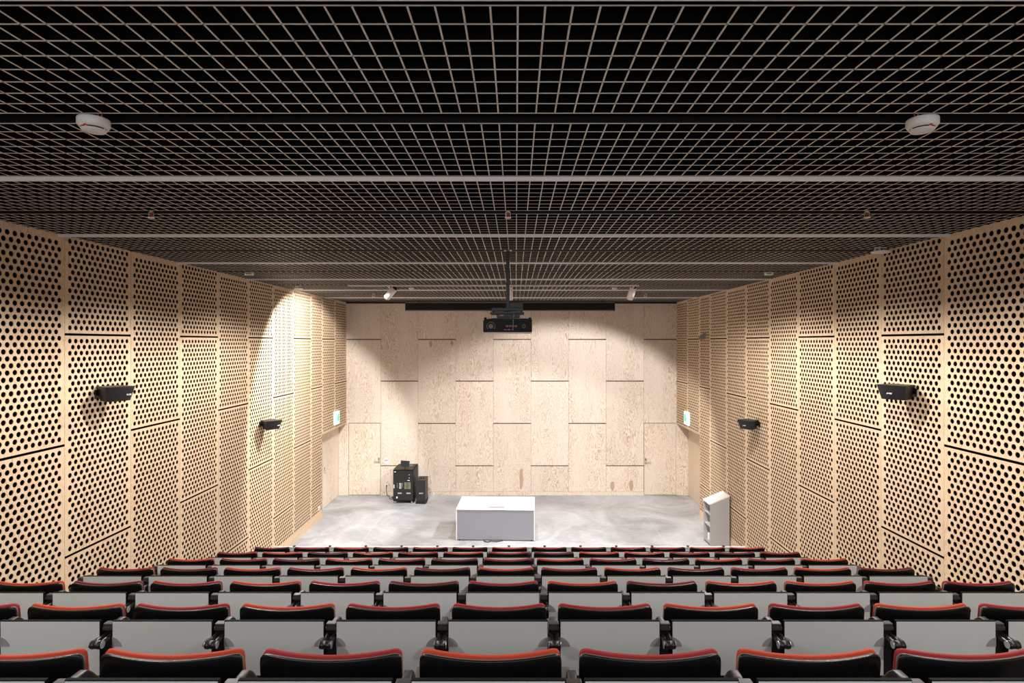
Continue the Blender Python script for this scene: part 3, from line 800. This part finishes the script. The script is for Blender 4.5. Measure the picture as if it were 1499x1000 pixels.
# origin of a seat: floor of its tier, plane of its writing tablet (y=0)
def make_seat(fab):
    t = thing('auditorium_seat', 'x', 'seat')
    sh_ = plate_grid(HW, .40, TOP-.014, .175, .012, .026, .010, .040, .12, .010).build('back_shell', M['shell'], t); tidy(sh_, .003)
    plate_grid(HW-.001, .41, TOP-.018, .187, .006, .026, .010, .040, .12, .010).build('edge_gleam', M['trim'], t)  # grey plate standing in for the gleam along the gloss shell's edge
    cu = plate_grid(HW-.003, .42, TOP-.006, .193, .019, .028, .010, .040, .12, .012).build('back_cushion', M[fab], t); tidy(cu, .0035)
    # tipped-up seat
    c = MB(); c.prism([(.235, .36), (.30, .34), (.345, .40), (.335, .62), (.30, .66), (.27, .64)], 'x', -.19, .19); so_ = c.build('seat_cushion', M[fab], t); tidy(so_, .012, 20)
    c = MB(); c.prism([(.345, .39), (.36, .41), (.352, .62), (.32, .67), (.315, .66), (.337, .62)], 'x', -.195, .195); c.build('seat_shell', M['shell'], t)
    return t
def arm_and_post(t, x):
    """post, armrest and folding tablet arms standing at local x"""
    c = MB(); c.box(x-.026, x+.026, .02, .075, .02, .78, bev=.004); c.box(x-.03, x+.03, .0, .34, 0, .022, bev=.004); c.build('stand', M['black'], t)
    c = MB(); c.prism([(.075, .735), (.075, .782), (.09, .790), (.135, .790), (.160, .770), (.25, .665), (.41, .65), (.42, .61), (.24, .61), (.13, .72)], 'x', x-.017, x+.017); a_ = c.build('armrest', M['armpad'], t); tidy(a_, .006, 25)
    c = MB(); c.box(x-.027, x+.027, .012, .05, .78, .808, bev=.004); c.box(x-.027, x+.027, .008, .02, .775, .79); c.build('post_cap', M['armpad'], t)
    ar = MB()
    for sx in (-1, 1):
        cx = x+sx*.0158
        ar.tube([(cx, .03, .742), (cx, -.03, .742), (cx, -.075, .738), (cx, -.088, .732)], .0150, 10)
    a2 = ar.build('tablet_arm', M['black'], t)
    for sx in (-1, 1): MB().cyl((x+sx*.0285, -.070, .738), (x+sx*.0312, -.070, .738), .019, n=18).build('arm_cap', M['chrome'], a2)
    hb = MB(); hb.cyl((x-.0285, -.070, .738), (x+.0285, -.070, .738), .0205, n=18); hb.build('hinge_barrel', M['black'], a2)
def tablet(t, top=.83, h=.295, w_=.535):
    c = MB(); c.box(-w_/2, w_/2, -.001, .014, top-h, top, bev=.0015); tbm = c.build('writing_tablet', M['tablet_edge'], t)
    MB().box(-w_/2+.003, w_/2-.003, -.0025, .001, top-h+.003, top-.005).build('laminate_face', M['tablet'], tbm)
    for sx in (-1, 1):
        pts = [(0, 0), (.052, 0), (.051, .008), (.046, .020), (.036, .033), (.022, .044), (.008, .050), (0, .051)]
        c = MB(); c.prism([(sx*(w_/2-.001-p[0]), .693+p[1]) for p in pts], 'y', -.0045, -.0015); c.build('grey_quarter_disc', M['lens'], tbm)  # flat grey quarter-disc at each side of the tablet face
protos = {}
for fab in ('orange', 'crimson', 'burgundy'):
    t = make_seat(fab); tablet(t); arm_and_post(t, -.30); protos[fab] = t
# shared pieces for the last seat of each row
obs_near = {1: 'OOCOCOC', 2: None}
fabs = {'O': 'orange', 'C': 'crimson', 'B': 'burgundy'}
rowfab = {1: 'BCBOOCOCOCBOC', 2: 'OCOCOCCCOCOCO', 3: 'OBCOCBCOBOOCC', 4: 'CBOCOBOCOBCOB', 5: 'OCBOCBCOCBOCO', 6: 'COBOCOCBOOCBC', 7: 'BCOBCBOCBCCOO'}
ordn = ['first', 'second', 'third', 'fourth', 'fifth', 'sixth', 'seventh', 'eighth', 'ninth', 'tenth', 'eleventh', 'twelfth', 'thirteenth']
rown = {1: 'row nearest the camera', 2: 'second row from the camera', 3: 'third row from the camera', 4: 'middle row of seats', 5: 'third row from the stage', 6: 'second row from the stage', 7: 'front row by the stage'}
fabn = {'orange': 'orange-red', 'crimson': 'crimson', 'burgundy': 'dark red'}
XC = -.095
used = set()
f_ = 852
for i in range(1, 8):
    Y = PY(i-1); vis = []
    for k in range(-6, 7):
        x = XC+.6*k
        pl_, pr = 755+f_*(x-.33)/(Y+.15), 755+f_*(x+.33)/(Y+.15)
        if pr < 2 or pl_ > 1497: continue
        vis.append(k)
    for n_, k in enumerate(vis):
        fab = fabs[rowfab[i][k+6]]
        p = protos[fab]
        if fab in used: o = copy_tree(p)
        else: o = p; used.add(fab)
        o.location = (XC+.6*k, Y, FZ(i))
        full = len(vis) == 13
        o['label'] = 'black folding seat, %s trim, %s from left in %s' % (fabn[fab], ordn[n_], rown[i])
        o['group'] = 'black and red auditorium seats'
        if k == vis[-1]: last = o
    if 6 in vis:
        arm_and_post(last, .30)
# ------------------------------------------------------------------ modesty front before the first row
md = thing('front_row_desk', 'long light grey panel front running before the front row of seats', 'desk', (XC, PY(7), 0))
b = MB()
for k in range(13): b.box(-3.9+.6*k+.002, -3.3+.6*k-.002, .0, .018, .25, 1.035)
b.build('front_panel', M['tablet'], md)
MB().box(-3.94, 3.94, -.01, .03, 1.035, 1.047, bev=.002).build('top_rail', M['desk_top'], md)
b = MB()
for k in range(14): b.box(-3.92+.6*k, -3.88+.6*k, .02, .05, 0, 1.03)
b.build('support_post', M['black'], md)
b = MB()
for k in range(13): b.cyl((-3.6+.6*k-.02, .01, 1.047), (-3.6+.6*k-.02, .01, 1.062), .022, n=12)
b.build('top_knob', M['black'], md)
bpy.context.view_layer.update()
